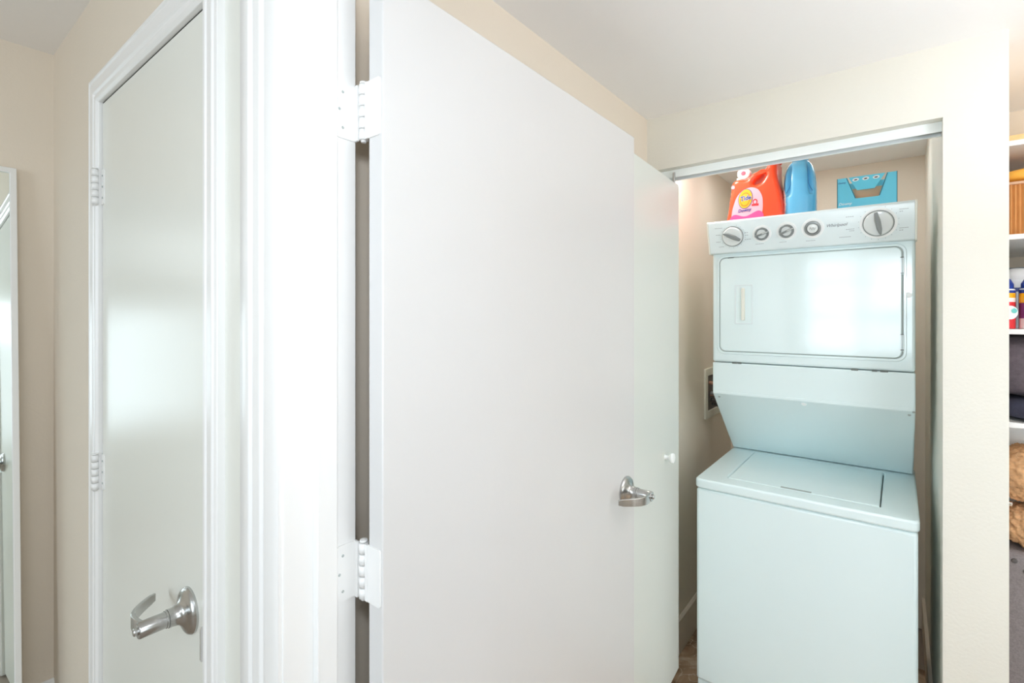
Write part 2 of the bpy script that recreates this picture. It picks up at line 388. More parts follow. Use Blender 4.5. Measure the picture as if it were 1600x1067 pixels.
# closed door with lever
d1 = thing('door_1', 'pale grey closed door with a lever handle and two white hinges', 'door', kind='structure')
obj('door_panel', bx(D1[0]+.003, D1[1]-.003, Y1-.004, Y1+.034, .008, D1[2]-.003), 'doorg', d1, bevel=.0015)
h = lever(d1, (-1.030, Y1-.004, .957), (0, -1, 0), (-1, 0, 0))
for zc in (1.826, 1.100, .26):
    b = bmesh.new(); prism(b, rrect(D1[0]-.001, D1[0]+.022, zc-.0445, zc+.0445, .004, 3), Y1-.0065, Y1-.0035, fxz); 
    prism(b, rrect(D1[0]-.030, D1[0]+.002, zc-.0445, zc+.0445, .004, 3), Y1-.0215, Y1-.018, fxz)
    hg = obj('hinge', b, 'white', d1)
    barrel(hg, D1[0]-.001, Y1-.0185, zc, .0075)
    for q in (-.028, 0, .028):
        b = bmesh.new(); lathe(b, [(0, 0), (.003, 0), (.0025, .0012), (0, .0012)], Matrix.Translation((D1[0]+.013, Y1-.0065, zc+q)) @ Matrix.Rotation(PI/2, 4, 'X'), 8); obj('screw', b, 'seam', hg)
b = bmesh.new(); prism(b, rrect(Y1-.019, Y1+.01, .905, .965, .004, 3), D1[1]-.003, D1[1]-.0005, fyz)
obj('strike_plate', b, 'chrome', d1)

# wide open door
XF = -.623
d2 = thing('door_2', 'wide flat white door standing open, hinged beside the white jamb', 'door', kind='structure')
obj('door_panel', bx(XF-.035, XF, .4755, 1.3895, .010, 2.030), 'doorw', d2, bevel=.002)
lever(d2, (XF, 1.330, .993), (1, 0, 0), (0, -1, 0))
obj('latch_plate', bx(XF-.029, XF-.006, 1.3890, 1.3905, .965, 1.022), 'steel', d2)
for zc in (1.822, 1.094, .26):
    b = bmesh.new()
    prism(b, rrect(.4365, .4735, zc-.0445, zc+.0445, .007, 4), DW[0]-.001, DW[0]+.0022, fyz)                  # leaf on the jamb
    prism(b, rrect(XF-.036, XF-.004, zc-.0445, zc+.0445, .004, 3), .4728, .4758, fxz)                        # leaf on the door edge
    box(b, DW[0], -.6808, .4700, .4735, zc-.0445, zc+.0445); box(b, -.6640, XF-.034, .4722, .4757, zc-.0445, zc+.0445)
    hg = obj('hinge', b, 'white', d2)
    barrel(hg, -.6725, .4765, zc, .0075)
    for q, yy in ((-.028, .449), (0, .443), (.028, .449)):
        b = bmesh.new(); lathe(b, [(0, 0), (.0024, 0), (.0018, .0009), (0, .0009)], Matrix.Translation((DW[0]+.0022, yy, zc+q)) @ Matrix.Rotation(PI/2, 4, 'Y'), 8); obj('screw', b, 'seam', hg)

# bifold leaves folded at the closet
ang = math.atan2(.025, .453)
d3 = thing('door_3', 'narrow folded closet door with a small round white knob', 'door', (-.641, 1.408, 0), ang, kind='structure')
LB, LT = .142, 1.998
obj('door_leaf', bx(-.028, 0, 0, .489, LB, LT), 'bifold', d3, bevel=.002)
obj('door_leaf', bx(-.062, -.034, .004, .493, LB, LT), 'bifold', d3, bevel=.002)
b = bmesh.new()
lathe(b, [(0, 0), (.009, 0), (.0075, .004), (.0065, .012), (.009, .017), (.0155, .021), (.018, .026), (.0165, .031), (.010, .034), (0, .035)], Matrix.Translation((0, .321, .993)) @ Matrix.Rotation(PI/2, 4, 'Y'), 28)
obj('knob', b, 'pale', d3, smooth=True)
for z in (.35, 1.05, 1.8):
    b = bmesh.new(); box(b, -.034, -.028, .0, .03, z-.03, z+.03); lathe(b, [(0, z-.03), (.004, z-.03), (.004, z+.03), (0, z+.03)], Matrix.Translation((-.031, -.003, 0)), 10)
    obj('hinge', b, 'white', d3)
b = bmesh.new(); lathe(b, [(0, LT), (.005, LT), (.005, LT+.048), (0, LT+.048)], Matrix.Translation((-.014, .474, 0)), 12)
obj('pivot_pin', b, 'steel', d3)

# track under the closet header
b = bmesh.new()
prism(b, [(1.888, 2.029), (1.890, 2.029), (1.890, 2.056), (1.924, 2.056), (1.924, 2.027), (1.918, 2.027), (1.918, 2.0245), (1.9265, 2.0245), (1.9265, 2.058), (1.888, 2.058)], -.735, AR, fyz)
tr = tag(obj('door_track', b, 'alu'), 'pale metal sliding track under the top of the laundry closet opening', 'track')
b = bmesh.new(); box(b, -.735, AR, 1.8905, 1.9175, 2.040, 2.0555); obj('slot', b, 'groove', tr)

# ---------------------------------------------------------------- washer with dryer on top
L = thing('laundry_center', 'tall white stacked washer and dryer standing in the narrow closet', 'washer dryer')
AX0, AX1 = -.611, .049
wb = obj('washer_body', bx(AX0+.004, AX1-.004, 1.912, 2.56, .122, .8465), 'enamel2', L, bevel=.010, seg=3)
obj('kick_panel', bx(AX0+.006, AX1-.006, 1.922, 2.55, .012, .119), 'enamel2', L, bevel=.004)
for x in (AX0+.05, AX1-.05):
    for y in (1.96, 2.5):
        b = bmesh.new(); lathe(b, [(0, 0), (.02, 0), (.02, .014), (0, .014)], Matrix.Translation((x, y, 0)), 16); obj('foot', b, 'hose', L)
lx0, lx1, ly0, ly1 = -.514, -.047, 1.983, 2.43
b = bmesh.new()
outer = rrect(AX0, AX1, 1.905, 2.56, .02, 5); inner = rrect(lx0, lx1, ly0, ly1, .008, 5)
ringprism(b, outer, inner, .8485, .883, fxy)
wt = obj('washer_top', b, 'enamel2', L, bevel=.007, seg=3)
obj('well', bx(lx0-.003, lx1+.003, ly0-.003, ly1+.003, .855, .870), 'groove', wt)
ld = obj('lid', bx(lx0+.0035, lx1-.0035, ly0+.0012, ly1-.004, .868, .8838), 'enamel2', L, bevel=.003)
b = bmesh.new(); prism(b, rrect(-.335, -.240, ly0+.002, ly0+.017, .003, 3), .8836, .8842, fxy)
obj('lid_grip', b, 'seam', ld)
# slanted service panel below the dryer
DX0, DX1 = -.611, .043
DY = 2.135
b = bmesh.new()
prism(b, [(DY, 1.3050), (DY, 1.176), (2.452, .886), (2.56, .886), (2.56, 1.3050)], DX0, DX1, fyz)
sp = obj('service_panel', b, 'enamel', L, bevel=.005, seg=3)
b = bmesh.new()                                                                       # raised lip where the panel bends
prism(b, [(DY-.0022, 1.186), (DY-.0022, 1.177), (DY+.004, 1.170), (DY+.008, 1.176), (DY+.004, 1.186)], DX0+.006, DX1-.006, fyz)
obj('lip', b, 'enamel', sp, bevel=.001)
sl = Vector((0, .317, -.290)).normalized()
nrm = Vector((0, -sl.z*-1, 0))
slope_n = Vector((0, -.290, -.317)).normalized()
def on_slope(x, t): return Vector((x, DY, 1.176))+sl*t
for x, t in ((DX0+.022, .022), (DX1-.016, .022), (DX1-.005, .002)):
    b = bmesh.new(); mt = Matrix.Translation(on_slope(x, t)) @ slope_n.to_track_quat('Z', 'Y').to_matrix().to_4x4()
    lathe(b, [(0, 0), (.005, 0), (.004, .0022), (0, .0022)], mt, 12); obj('screw', b, 'seam', sp)
b = bmesh.new(); mt = Matrix.Translation(on_slope(-.283, .018)) @ slope_n.to_track_quat('Z', 'Y').to_matrix().to_4x4()
lathe(b, [(0, 0), (.009, 0), (.008, .0018), (0, .0018)], mt, 20); obj('emblem', b, 'pale', sp, smooth=True)
# dryer cabinet
db = obj('dryer_body', bx(DX0, DX1, DY, 2.56, 1.3075, 1.845), 'enamel', L, bevel=.009, seg=3)
for x0_, x1_ in ((-.535, -.515), (-.512, -.500), (-.135, -.115), (-.075, -.060), (-.052, -.030)): obj('clip', bx(x0_, x1_, DY-.0008, DY+.01, 1.3025, 1.3085), 'groove', db)
b = bmesh.new()
o1 = rrect(-.592, .020, 1.341, 1.743, .030, 8); i1 = rrect(-.583, .011, 1.350, 1.734, .024, 8)
ringprism(b, o1, i1, DY-.005, DY+.002, fxz)
obj('door_surround', b, 'enamel', db, bevel=.002)
obj('door_gap', (lambda bm: (prism(bm, rrect(-.585, .013, 1.348, 1.736, .025, 8), DY-.0007, DY+.001, fxz), bm)[1])(bmesh.new()), 'seam', db)
b = bmesh.new(); prism(b, rrect(-.5795, .0070, 1.3535, 1.7305, .021, 8), DY-.008, DY+.001, fxz)
dd = obj('dryer_door', b, 'enamel', L, bevel=.003, seg=3)
b = bmesh.new(); ringprism(b, rrect(-.523, -.455, 1.463, 1.622, .004, 3), rrect(-.517, -.461, 1.469, 1.616, .003, 3), DY-.0095, DY-.007, fxz)
obj('handle_recess', b, 'console', dd, bevel=.0008)
b = bmesh.new(); prism(b, rrect(-.496, -.484, 1.478, 1.607, .004, 3), DY-.020, DY-.007, fxz)
obj('handle', b, 'cap', dd, bevel=.002)
for z in (1.665, 1.405):
    b = bmesh.new(); prism(b, rrect(.0035, .0075, z-.028, z+.028, .0015, 2), DY-.0105, DY-.007, fxz)
    lathe(b, [(0, z-.028), (.0028, z-.028), (.0028, z+.028), (0, z+.028)], Matrix.Translation((.0105, DY-.006, 0)), 10)
    obj('hinge', b, 'seam' if 0 else 'console', dd)
for z, q in ((1.693, .003), (1.640, .002), (1.433, .002), (1.380, .003)): obj('hinge_gap', bx(.003, .012, DY-.0108, DY-.006, z, z+q), 'groove', dd)
obj('catch', bx(-.549, -.527, DY-.0082, DY-.004, 1.7300, 1.7325), 'groove', dd)
b = bmesh.new(); lathe(b, [(0, 0), (.010, 0), (.009, .002), (.006, .002), (.0055, .0012), (0, .0012)], Matrix.Translation((.024, DY, 1.567)) @ Matrix.Rotation(PI/2, 4, 'X'), 20)
obj('round_plug', b, 'pale', db, smooth=True)
# console
KX0, KX1 = -.612, .041
b = bmesh.new()
cprof = [(2.112, 1.749), (2.108, 1.752), (2.0785, 1.862), (2.0785, 1.870), (2.084, 1.876), (2.094, 1.877), (2.14, 1.872), (2.16, 1.845), (2.16, 1.749)]
prism(b, cprof, KX0, KX1, fyz)
cs = obj('control_console', b, 'console', L, bevel=.0015)
for x0_, x1_ in ((KX0-.006, KX0), (KX1, KX1+.006)):
    b = bmesh.new(); prism(b, [(y-.0015 if y < 2.1 else y, z+(.001 if z > 1.8 else -.002)) for y, z in cprof], x0_, x1_, fyz)
    obj('end_cap', b, 'cap', cs, bevel=.0015)
up = Vector((0, 2.0785-2.108, 1.862-1.752)).normalized(); cn = Vector((0, -up.z, up.y))
def con(x, z):                           # matrix on the console face: local x right, y up, z outwards
    t = (z-1.752)/(1.862-1.752); p = Vector((x, 2.108+(2.0785-2.108)*t, z))
    return Matrix(((1, up.x, cn.x, p.x), (0, up.y, cn.y, p.y), (0, up.z, cn.z, p.z), (0, 0, 0, 1)))
def knob(x, z, r, angle, ringr=None, ptr=.30, dome=False, ringm='pale', bodym='knob'):
    b = bmesh.new(); mt = con(x, z)
    if ringr: lathe(b, [(0, 0), (ringr, 0), (ringr, .0012), (r*1.02, .0018), (0, .0018)], mt, 40, 1)
    lathe(b, [(0, .001), (r, .001), (r, .010), (r*.93, .0135), (r*.80, .0145), (0, .0145)], mt, 40, 0)
    lathe(b, [(r*1.0, .0008), (r*1.075, .0010), (r*1.075, .0045), (r*1.0, .0060)], mt, 40, 2)
    k = obj('knob', b, [bodym, ringm, 'knobd'], cs, smooth=True)
    b = bmesh.new(); rt = mt @ Matrix.Rotation(angle, 4, 'Z'); R = r*.93
    pts = [(-R, -r*ptr*.55), (-R*.3, -r*ptr), (R*.5, -r*ptr*.9), (R, -r*ptr*.35), (R, r*ptr*.35), (R*.5, r*ptr*.9), (-R*.3, r*ptr), (-R, r*ptr*.55)]
    prism(b, pts, .013, .024, lambda u, v, t: tuple(rt @ Vector((u, v*(1-(t-.013)*30), t))))
    obj('grip', b, 'knobd', k, bevel=.0015)
knob(-.521, 1.812, .037, math.radians(152), ptr=.26)
def smallknob(x, z, r, angle):
    b = bmesh.new(); mt = con(x, z)
    lathe(b, [(0, 0), (r*1.35, 0), (r*1.35, .001), (r*1.02, .0014), (0, .0014)], mt, 36, 1)
    lathe(b, [(0, .001), (r, .001), (r, .008), (r*.94, .010), (r*.74, .010), (r*.70, .007), (0, .0065)], mt, 36, 2)
    lathe(b, [(0, .0066), (r*.70, .0072), (r*.66, .0085), (0, .0085)], mt, 36, 0)
    k = obj('knob', b, ['knob', 'pale', 'knobd'], cs, smooth=True)
    b = bmesh.new(); rt = mt @ Matrix.Rotation(angle, 4, 'Z')
    prism(b, [(-r*.95, -r*.16), (r*1.05, -r*.10), (r*1.05, r*.10), (-r*.95, r*.16)], .008, .019, lambda u, v, t: tuple(rt @ Vector((u, v, t))))
    obj('grip', b, 'knobd', k, bevel=.001)
    b = bmesh.new(); prism(b, [(r*.15, -r*.035), (r*1.05, -r*.035), (r*1.05, r*.035), (r*.15, r*.035)], .019, .0196, lambda u, v, t: tuple(rt @ Vector((u, v, t))))
    obj('pointer', b, 'pale', k)
smallknob(-.416, 1.812, .0245, math.radians(18))
smallknob(-.332, 1.814, .0250, math.radians(22))
b = bmesh.new(); mt = con(-.2475, 1.815)
lathe(b, [(0, 0), (.036, 0), (.036, .0015), (.028, .002), (0, .002)], mt, 36, 1)
lathe(b, [(0, .001), (.0265, .001), (.0265, .007), (.024, .0085), (.019, .0085), (.018, .005), (0, .005)], mt, 36, 2)
lathe(b, [(0, .005), (.0165, .005), (.0165, .010), (.014, .0115), (0, .0110)], mt, 36, 0)
pb = obj('start_button', b, ['knob', 'pale', 'knobd'], cs, smooth=True)
b = bmesh.new()
zz = [(-.009, -.002), (-.006, .005), (-.002, -.005), (.002, .005), (.006, -.005), (.009, .002)]
tube(b, [mt @ Vector((u, v, .0114)) for u, v in zz], .0009, 6); obj('mark', b, 'knobd', pb)
knob(-.056, 1.812, .041, math.radians(-80), ringr=.052, ptr=.22)
text('Whirlpool', .0150, 'print', cs, con(-.176, 1.818) @ Matrix.Translation((0, 0, .0003)), shear=.35)
b = bmesh.new()                          # small illegible legends round the knobs, as fine printed dashes
for x, z, n, ln in ((-.572, 1.848, 5, .006), (-.576, 1.822, 3, .006), (-.576, 1.795, 3, .006), (-.566, 1.775, 5, .004), (-.47, 1.822, 2, .007), (-.47, 1.812, 2, .007), (-.466, 1.796, 3, .008),
                    (-.425, 1.775, 5, .006), (-.345, 1.775, 5, .005), (-.255, 1.772, 6, .005), (-.135, 1.842, 4, .006), (-.135, 1.800, 5, .005), (-.130, 1.794, 3, .005), (-.150, 1.775, 7, .005),
                    (.013, 1.850, 5, .005), (.006, 1.843, 2, .005), (.013, 1.790, 5, .005), (.006, 1.783, 2, .006)):
    mt = con(x, z)
    for k in range(n):
        u = (k-n/2)*ln
        prism(b, [(u, -.0009), (u+ln*.72, -.0009), (u+ln*.72, .0009), (u, .0009)], .0001, .0004, lambda p, q, t: tuple(mt @ Vector((p, q, t))))
for cx, cz, r in ((-.521, 1.812, .0455), (-.056, 1.812, .056)):
    mt = con(cx, cz)
    for k in range(18):
        a = 2*PI*k/18
        if not .5 < k/18*6.28 < 6: continue
        lathe(b, [(0, .0001), (.0011, .0001), (.0011, .0005), (0, .0005)], mt @ Matrix.Translation((r*math.cos(a+PI/2), r*math.sin(a+PI/2), 0)), 6)
obj('printed_legend', b, 'print', cs)['kind'] = 'stuff'

# ---- hookup box and hoses on the side wall
hb = thing('hookup_box', 'recessed cream plumbing box in the side wall behind the dryer', 'plumbing box')
b = bmesh.new(); fr = lambda u, v, t: (t, u, v)
ringprism(b, rrect(2.564, 2.85, .972, 1.226, .006, 3), rrect(2.60, 2.81, 1.008, 1.190, .004, 3), XH, XH+.010, fr)
obj('frame', b, 'socket', hb, bevel=.001)
obj('inset', bx(XH, XH+.002, 2.60, 2.81, 1.008, 1.190), 'hose', hb)
for y, z, m_ in ((2.64, 1.15, 'copper'), (2.66, 1.09, 'copper')):
    b = bmesh.new(); tube(b, [(XH+.004, y, z), (XH+.03, y, z), (XH+.035, y, z-.03)], .010, 10); obj('valve', b, m_, hb, smooth=True)
for i, (y, z) in enumerate(((2.63, 1.10), (2.64, 1.065), (2.66, 1.04))):
    b = bmesh.new(); tube(b, smoothpath([(XH+.014, y, z), (XH+.05, y+.03, z-.02), (-.69+.02*i, 2.68, z-.12), (-.59, 2.60+.035*i, .80), (-.57, 2.60+.035*i, .5)], 6), .009, 8)
    tag(obj('hose', b, ('greyhose', 'hose', 'hose')[i], smooth=True), ('grey water hose curving from the plumbing box to the washer', 'black water hose in the plumbing box under the grey hose', 'lowest black drain hose in the plumbing box')[i], 'hose')

# ---------------------------------------------------------------- on top of the dryer
def solid(name, outline, holes, y0, y1, bev, m, parent, res=10):
    """flat outline (x,z) with holes, rounded, between y0 and y1"""
    c = bpy.data.curves.new(name, 'CURVE'); c.dimensions = '2D'; c.fill_mode = 'BOTH'; c.extrude = (y1-y0)/2-bev; c.bevel_depth = bev; c.bevel_resolution = 4; c.offset = -bev; c.resolution_u = res
    for pl in [outline]+holes:
        s = c.splines.new('BEZIER'); s.bezier_points.add(len(pl)-1); s.use_cyclic_u = True
        for bp, q in zip(s.bezier_points, pl): bp.co = (q[0], q[1], 0); bp.handle_left_type = bp.handle_right_type = 'AUTO' if len(q) < 3 else 'VECTOR'
    t = bpy.data.objects.new('tmp', c); COL.objects.link(t)
    dg = bpy.context.evaluated_depsgraph_get(); me = bpy.data.meshes.new_from_object(t.evaluated_get(dg)); bpy.data.objects.remove(t)
    me.transform(Matrix.Translation((0, (y0+y1)/2, 0)) @ Matrix.Rotation(PI/2, 4, 'X')); me.materials.clear(); me.materials.append(M[m])
    for p in me.polygons: p.use_smooth = True
    me.set_sharp_from_angle(angle=.7)
    o = bpy.data.objects.new(name, me); COL.objects.link(o); o.parent = parent
    return o
TZ = 1.8455
jg = thing('detergent_jug', 'orange red detergent jug with a pink label on top of the dryer', 'jug')
JY = 2.20
solid('jug_body', [(-.560, TZ), (-.573, 1.865), (-.566, 1.948), (-.556, 2.020), (-.549, 2.054), (-.530, 2.063), (-.495, 2.060), (-.472, 2.080), (-.430, 2.090), (-.420, 2.098, 1), (-.420, 2.112, 1), (-.384, 2.112, 1), (-.384, 2.060), (-.371, 1.99), (-.363, 1.93), (-.362, 1.865), (-.372, TZ)],
      [[(-.468, 2.036), (-.452, 2.063), (-.428, 2.070), (-.432, 2.052), (-.450, 2.035)]], JY, JY+.13, .016, 'tide', jg)
b = bmesh.new(); lathe(b, [(0, 0), (.025, 0), (.026, .003), (.026, .026), (.022, .028), (0, .028)], Matrix.Translation((-.402, JY+.065, 2.1135)), 28); obj('cap', b, 'tide', jg, smooth=True)
b = bmesh.new(); R = Matrix.Translation((-.510, JY+.02, 2.088)) @ Matrix.Rotation(PI/2, 4, 'X')
lathe(b, [(0, -.03), (.024, -.03), (.026, .0), (.024, .006), (.018, .008), (0, .008)], R, 28, 0); lathe(b, [(0, .008), (.009, .008), (.008, .011), (0, .0115)], R, 20, 1)
box(b, -.538, -.488, JY+.02, JY+.07, 2.055, 2.073, 2)
obj('spout', b, ['capc', 'maroon', 'cap'], jg, smooth=True)
lb = solid('label', [(-.556, 1.870), (-.553, 1.913), (-.545, 1.955), (-.525, 1.999), (-.493, 2.020), (-.460, 2.016), (-.440, 1.990), (-.434, 1.95), (-.437, 1.91), (-.445, 1.870)], [], JY-.0012, JY+.004, .0003, 'lblpink', jg)
solid('label_band', [(-.553, 1.872), (-.551, 1.912), (-.500, 1.906), (-.438, 1.918), (-.445, 1.874)], [], JY-.0018, JY+.002, .0002, 'magenta', lb)
def disc(name, cx, cz, rx, rz, y, th, m_, par, rot=0.):
    b = bmesh.new(); prism(b, [(cx+rx*math.cos(a)*math.cos(rot)-rz*math.sin(a)*math.sin(rot), cz+rx*math.cos(a)*math.sin(rot)+rz*math.sin(a)*math.cos(rot)) for a in [2*PI*k/32 for k in range(32)]], y-th, y, fxz)
    return obj(name, b, m_, par)
disc('oval_rim', -.499, 1.978, .0275, .041, JY-.001, .0012, 'navy', lb, -.12)
disc('oval', -.499, 1.978, .0255, .0385, JY-.0012, .0016, 'yellow', lb, -.12)
disc('oval_core', -.500, 1.975, .019, .029, JY-.0014, .0019, 'orange', lb, -.12)
disc('oval_core', -.500, 1.975, .016, .024, JY-.0016, .0021, 'yellow', lb, -.12)
text('Tide', .0265, 'lwhite', lb, face_front(-.4985, JY-.0042, 1.979) @ Matrix.Rotation(.12, 4, 'Z'), shear=.2, ext=.0004, xs=.86, bold=.055)
text('Tide', .0265, 'navy', lb, face_front(-.4985, JY-.0048, 1.979) @ Matrix.Rotation(.12, 4, 'Z'), shear=.2, ext=.0006, xs=.86, bold=.02)
text('Downy', .0185, 'navy', lb, face_front(-.503, JY-.0026, 1.931) @ Matrix.Rotation(.06, 4, 'Z'), shear=.25, ext=.0005, xs=.9)
disc('emblem', -.4625, 1.962, .009, .011, JY-.0012, .0010, 'red', lb); disc('emblem', -.4625, 1.960, .005, .007, JY-.0014, .0012, 'lblpink', lb)
b = bmesh.new(); box(b, -.475, -.449, JY-.0022, JY-.001, 1.944, 1.953); obj('emblem', b, 'red', lb)
disc('sticker', -.547, 2.032, .007, .008, JY-.0005, .0008, 'lblpink', jg)

# blue softener bottle: narrow handle side to the front
bb = thing('softener_bottle', 'light blue fabric softener bottle behind the orange jug', 'bottle', (-.316, 2.30, 0), .09)
secs = [(TZ, .050, .085), (1.852, .056, .092), (1.90, .0575, .094), (1.96, .058, .095), (2.00, .0575, .094), (2.03, .0565, .092), (2.06, .0535, .086), (2.085, .047, .075), (2.10, .040, .062), (2.112, .031, .045), (2.118, .026, .027)]
def bottle_pt(z, wa, wb, th, off=0.):
    c, s = math.cos(th), math.sin(th); e = .62
    x = wa*math.copysign(abs(c)**e, c); y = wb*math.copysign(abs(s)**e, s)
    k = 1.
    if 1.965 < z < 2.10 and s < 0:            # finger hollows either side of the handle spine
        d = abs(math.degrees(th)-270); zz_ = 1-abs((z-2.035)/.068)**2
        k -= .26*max(0, zz_)**.45*math.exp(-((d-34)/11)**2)
    return Vector((x*k*(1+off/wa), y*k*(1+off/wb), z))
def interp(z):
    for (z0, a0, b0), (z1, a1, b1) in zip(secs, secs[1:]):
        if z0 <= z <= z1: t = (z-z0)/(z1-z0); return a0+(a1-a0)*t, b0+(b1-b0)*t
    return secs[-1][1:]
b = bmesh.new(); N = 64; zs = [TZ]+[TZ+.006+i*(2.118-TZ-.006)/44 for i in range(45)]
rg = [[b.verts.new(bottle_pt(z, *interp(z), 2*PI*i/N)) for i in range(N)] for z in zs]
b.faces.new(rg[0][::-1]); b.faces.new(rg[-1])
for A, B in zip(rg, rg[1:]):
    for i in range(N): b.faces.new((A[i], A[(i+1) % N], B[(i+1) % N], B[i]))
obj('bottle_body', b, 'blue', bb, smooth=True)
b = bmesh.new(); lathe(b, [(0, 2.118), (.028, 2.118), (.029, 2.121), (.028, 2.143), (.024, 2.146), (0, 2.146)], Matrix.Identity(4), 32); obj('cap', b, 'blue', bb, smooth=True)
def patch(name, t0, t1, z0, z1, m_, off, shape):
    b = bmesh.new(); n1, n2 = 20, 24; g = {}
    for i in range(n1+1):
        for j in range(n2+1):
            u, v = i/n1*2-1, j/n2*2-1
            if shape(u, v): g[i, j] = b.verts.new(bottle_pt(z0+(z1-z0)*j/n2, *interp(z0+(z1-z0)*j/n2), t0+(t1-t0)*i/n1, off))
    for i in range(n1):
        for j in range(n2):
            q = [(i, j), (i+1, j), (i+1, j+1), (i, j+1)]
            if all(k in g for k in q): b.faces.new([g[k] for k in q])
    o = obj(name, b, m_, bb, smooth=True); sm = o.modifiers.new('thick', 'SOLIDIFY'); sm.thickness = .0008; return o
patch('label', math.radians(176), math.radians(229), 1.872, 2.005, 'lwhite', .0012, lambda u, v: u*u+v*v < 1.02)
patch('label_mark', math.radians(200), math.radians(221), 1.900, 1.945, 'red', .0024, lambda u, v: (abs(u) < .55) and (abs(v) < 1.01) and not (abs(u) < .25 and v > -.2))
patch('label_mark', math.radians(196), math.radians(218), 1.955, 1.985, 'knobd', .0024, lambda u, v: abs(u) < .12 or (abs(v) < .1 and u > 0))

for t0, t1 in ((242, 224), (298, 316)):
    b = bmesh.new(); pp = []
    for k in range(17):
        u = k/16; z = 2.088-.105*u; th = math.radians(t0+(t1-t0)*u**2.2); pp.append(bottle_pt(z, *interp(z), th, .0002))
    tube(b, pp, .0013, 6); obj('handle_crease_shade', b, 'crease', bb, smooth=True)  # dark tubes draw the shade along the handle grooves

# blue dryer sheet carton
bo = thing('dryer_sheet_box', 'blue carton with a cut-out front flap on top of the dryer', 'box', (0, 2.30, 0))
X0, X1, ZT = -.190, -.006, 2.028
b = bmesh.new()
prism(b, [(X0, TZ), (X1, TZ), (X1, ZT), (-.036, ZT), (-.060, 1.945), (-.130, 1.945), (-.158, ZT), (X0, ZT)], 0, .0015, fxz)
fp = obj('front_panel', b, 'boxb', bo)
b = bmesh.new()
box(b, X0, X0+.0015, .0015, .11, TZ, ZT); box(b, X1-.0015, X1, .0015, .11, TZ, ZT); box(b, X0+.0015, X1-.0015, .1085, .11, TZ, ZT)
obj('side_panel', b, 'boxb', bo)
obj('base_panel', bx(X0+.0015, X1-.0015, .0015, .1085, TZ, TZ+.0015), 'brown', bo)
obj('contents', bx(X0+.008, X1-.008, .012, .10, TZ+.002, 1.985), 'brown', bo, bevel=.003)
b = bmesh.new(); fl = lambda u, v, t: (u, t-.010*(ZT-v)/.055, v)
prism(b, [(-.154, ZT), (-.1265, 1.974), (-.0725, 1.974), (-.040, ZT)], 0, .0015, fl)
ft = obj('flap', b, 'boxb', bo)
for x in (-.131, -.100, -.068):
    z = 2.016; y = -.010*(ZT-z)/.055
    disc('sheet_icon', x, z, .0105, .0062, y-.0003, .0008, 'lwhite', ft, .1); disc('sheet_icon', x, z-.0005, .0055, .0022, y-.0012, .0006, 'cabinet', ft, .1)
for e0, e1 in (((-.160, ZT-.001), (-.132, 1.946)), ((-.034, ZT-.001), (-.058, 1.946)), ((X0, TZ), (X0, ZT)), ((X1, TZ), (X1, ZT))):
    b = bmesh.new(); tube(b, [(e0[0], -.0004, e0[1]), (e1[0], -.0004, e1[1])], .0012, 6); obj('cut_edge', b, 'boxd', bo)
text('Downy', .014, 'lwhite', fp, face_front(-.165, -.0006, 1.928), shear=.2)
text('Downy', .008, 'navy', fp, face_front(-.175, -.0006, 2.010), shear=.2)

# ---------------------------------------------------------------- shelf closet at the picture's edge
for z, lab in ((1.9995, 'highest white shelf in the closet beside the washer wall'), (1.731, 'second white shelf from the top, under the ribbed box'), (1.4595, 'white shelf holding the red and yellow cans'), (1.192, 'lowest white shelf under the dark clothes')):
    tag(obj('shelf', bx(.197, XE, 2.0, 2.62, z-.015, z), 'white', bevel=.001), lab, 'shelf', 'white closet shelves')
tag(obj('folded_blanket', bx(.205, .60, 2.03, 2.40, 2.0, 2.024), 'tan', bevel=.008, seg=3), 'golden folded blanket lying on the highest shelf', 'blanket')
rb = thing('ribbed_box', 'brown ribbed storage box on the second shelf', 'box')
pts = []; n = 40
for k in range(n*2+1):
    x = .215+.36*k/(n*2); pts.append((x, 2.028 if k % 2 else 2.034))
b = bmesh.new(); prism(b, pts+[(.575, 2.34), (.215, 2.34)], 1.7315, 1.878, fxy); obj('box_body', b, 'kraft', rb)
obj('rim', bx(.212, .578, 2.024, 2.343, 1.878, 1.886), 'brown', rb, bevel=.002)
def blob(name, cx, cy, cz, rx, ry, rz, m_, e=.7, disp=0., dscale=.02, seg=48, parent=None):
    b = bmesh.new(); n2 = seg//2; rings = []
    sg = lambda v, p: math.copysign(abs(v)**p, v)
    for j in range(1, n2):
        ph = -PI/2+PI*j/n2
        rings.append([b.verts.new((rx*sg(math.cos(ph), e)*sg(math.cos(2*PI*i/seg), e), ry*sg(math.cos(ph), e)*sg(math.sin(2*PI*i/seg), e), rz*sg(math.sin(ph), e))) for i in range(seg)])
    lo = b.verts.new((0, 0, -rz)); hi = b.verts.new((0, 0, rz))
    for i in range(seg):
        b.faces.new((lo, rings[0][(i+1) % seg], rings[0][i])); b.faces.new((hi, rings[-1][i], rings[-1][(i+1) % seg]))
    for A, B in zip(rings, rings[1:]):
        for i in range(seg): b.faces.new((A[i], A[(i+1) % seg], B[(i+1) % seg], B[i]))
    o = obj(name, b, m_, parent, smooth=True, loc=(cx, cy, cz))
    if disp:
        t = bpy.data.textures.new(name, 'CLOUDS'); t.noise_scale = dscale
        md = o.modifiers.new('disp', 'DISPLACE'); md.texture = t; md.strength = disp; md.mid_level = .5
    return o
tag(blob('pouch', .36, 2.12, 1.909, .125, .09, .022, 'pouch', .6), 'bright orange pouch lying on the ribbed box', 'pouch')
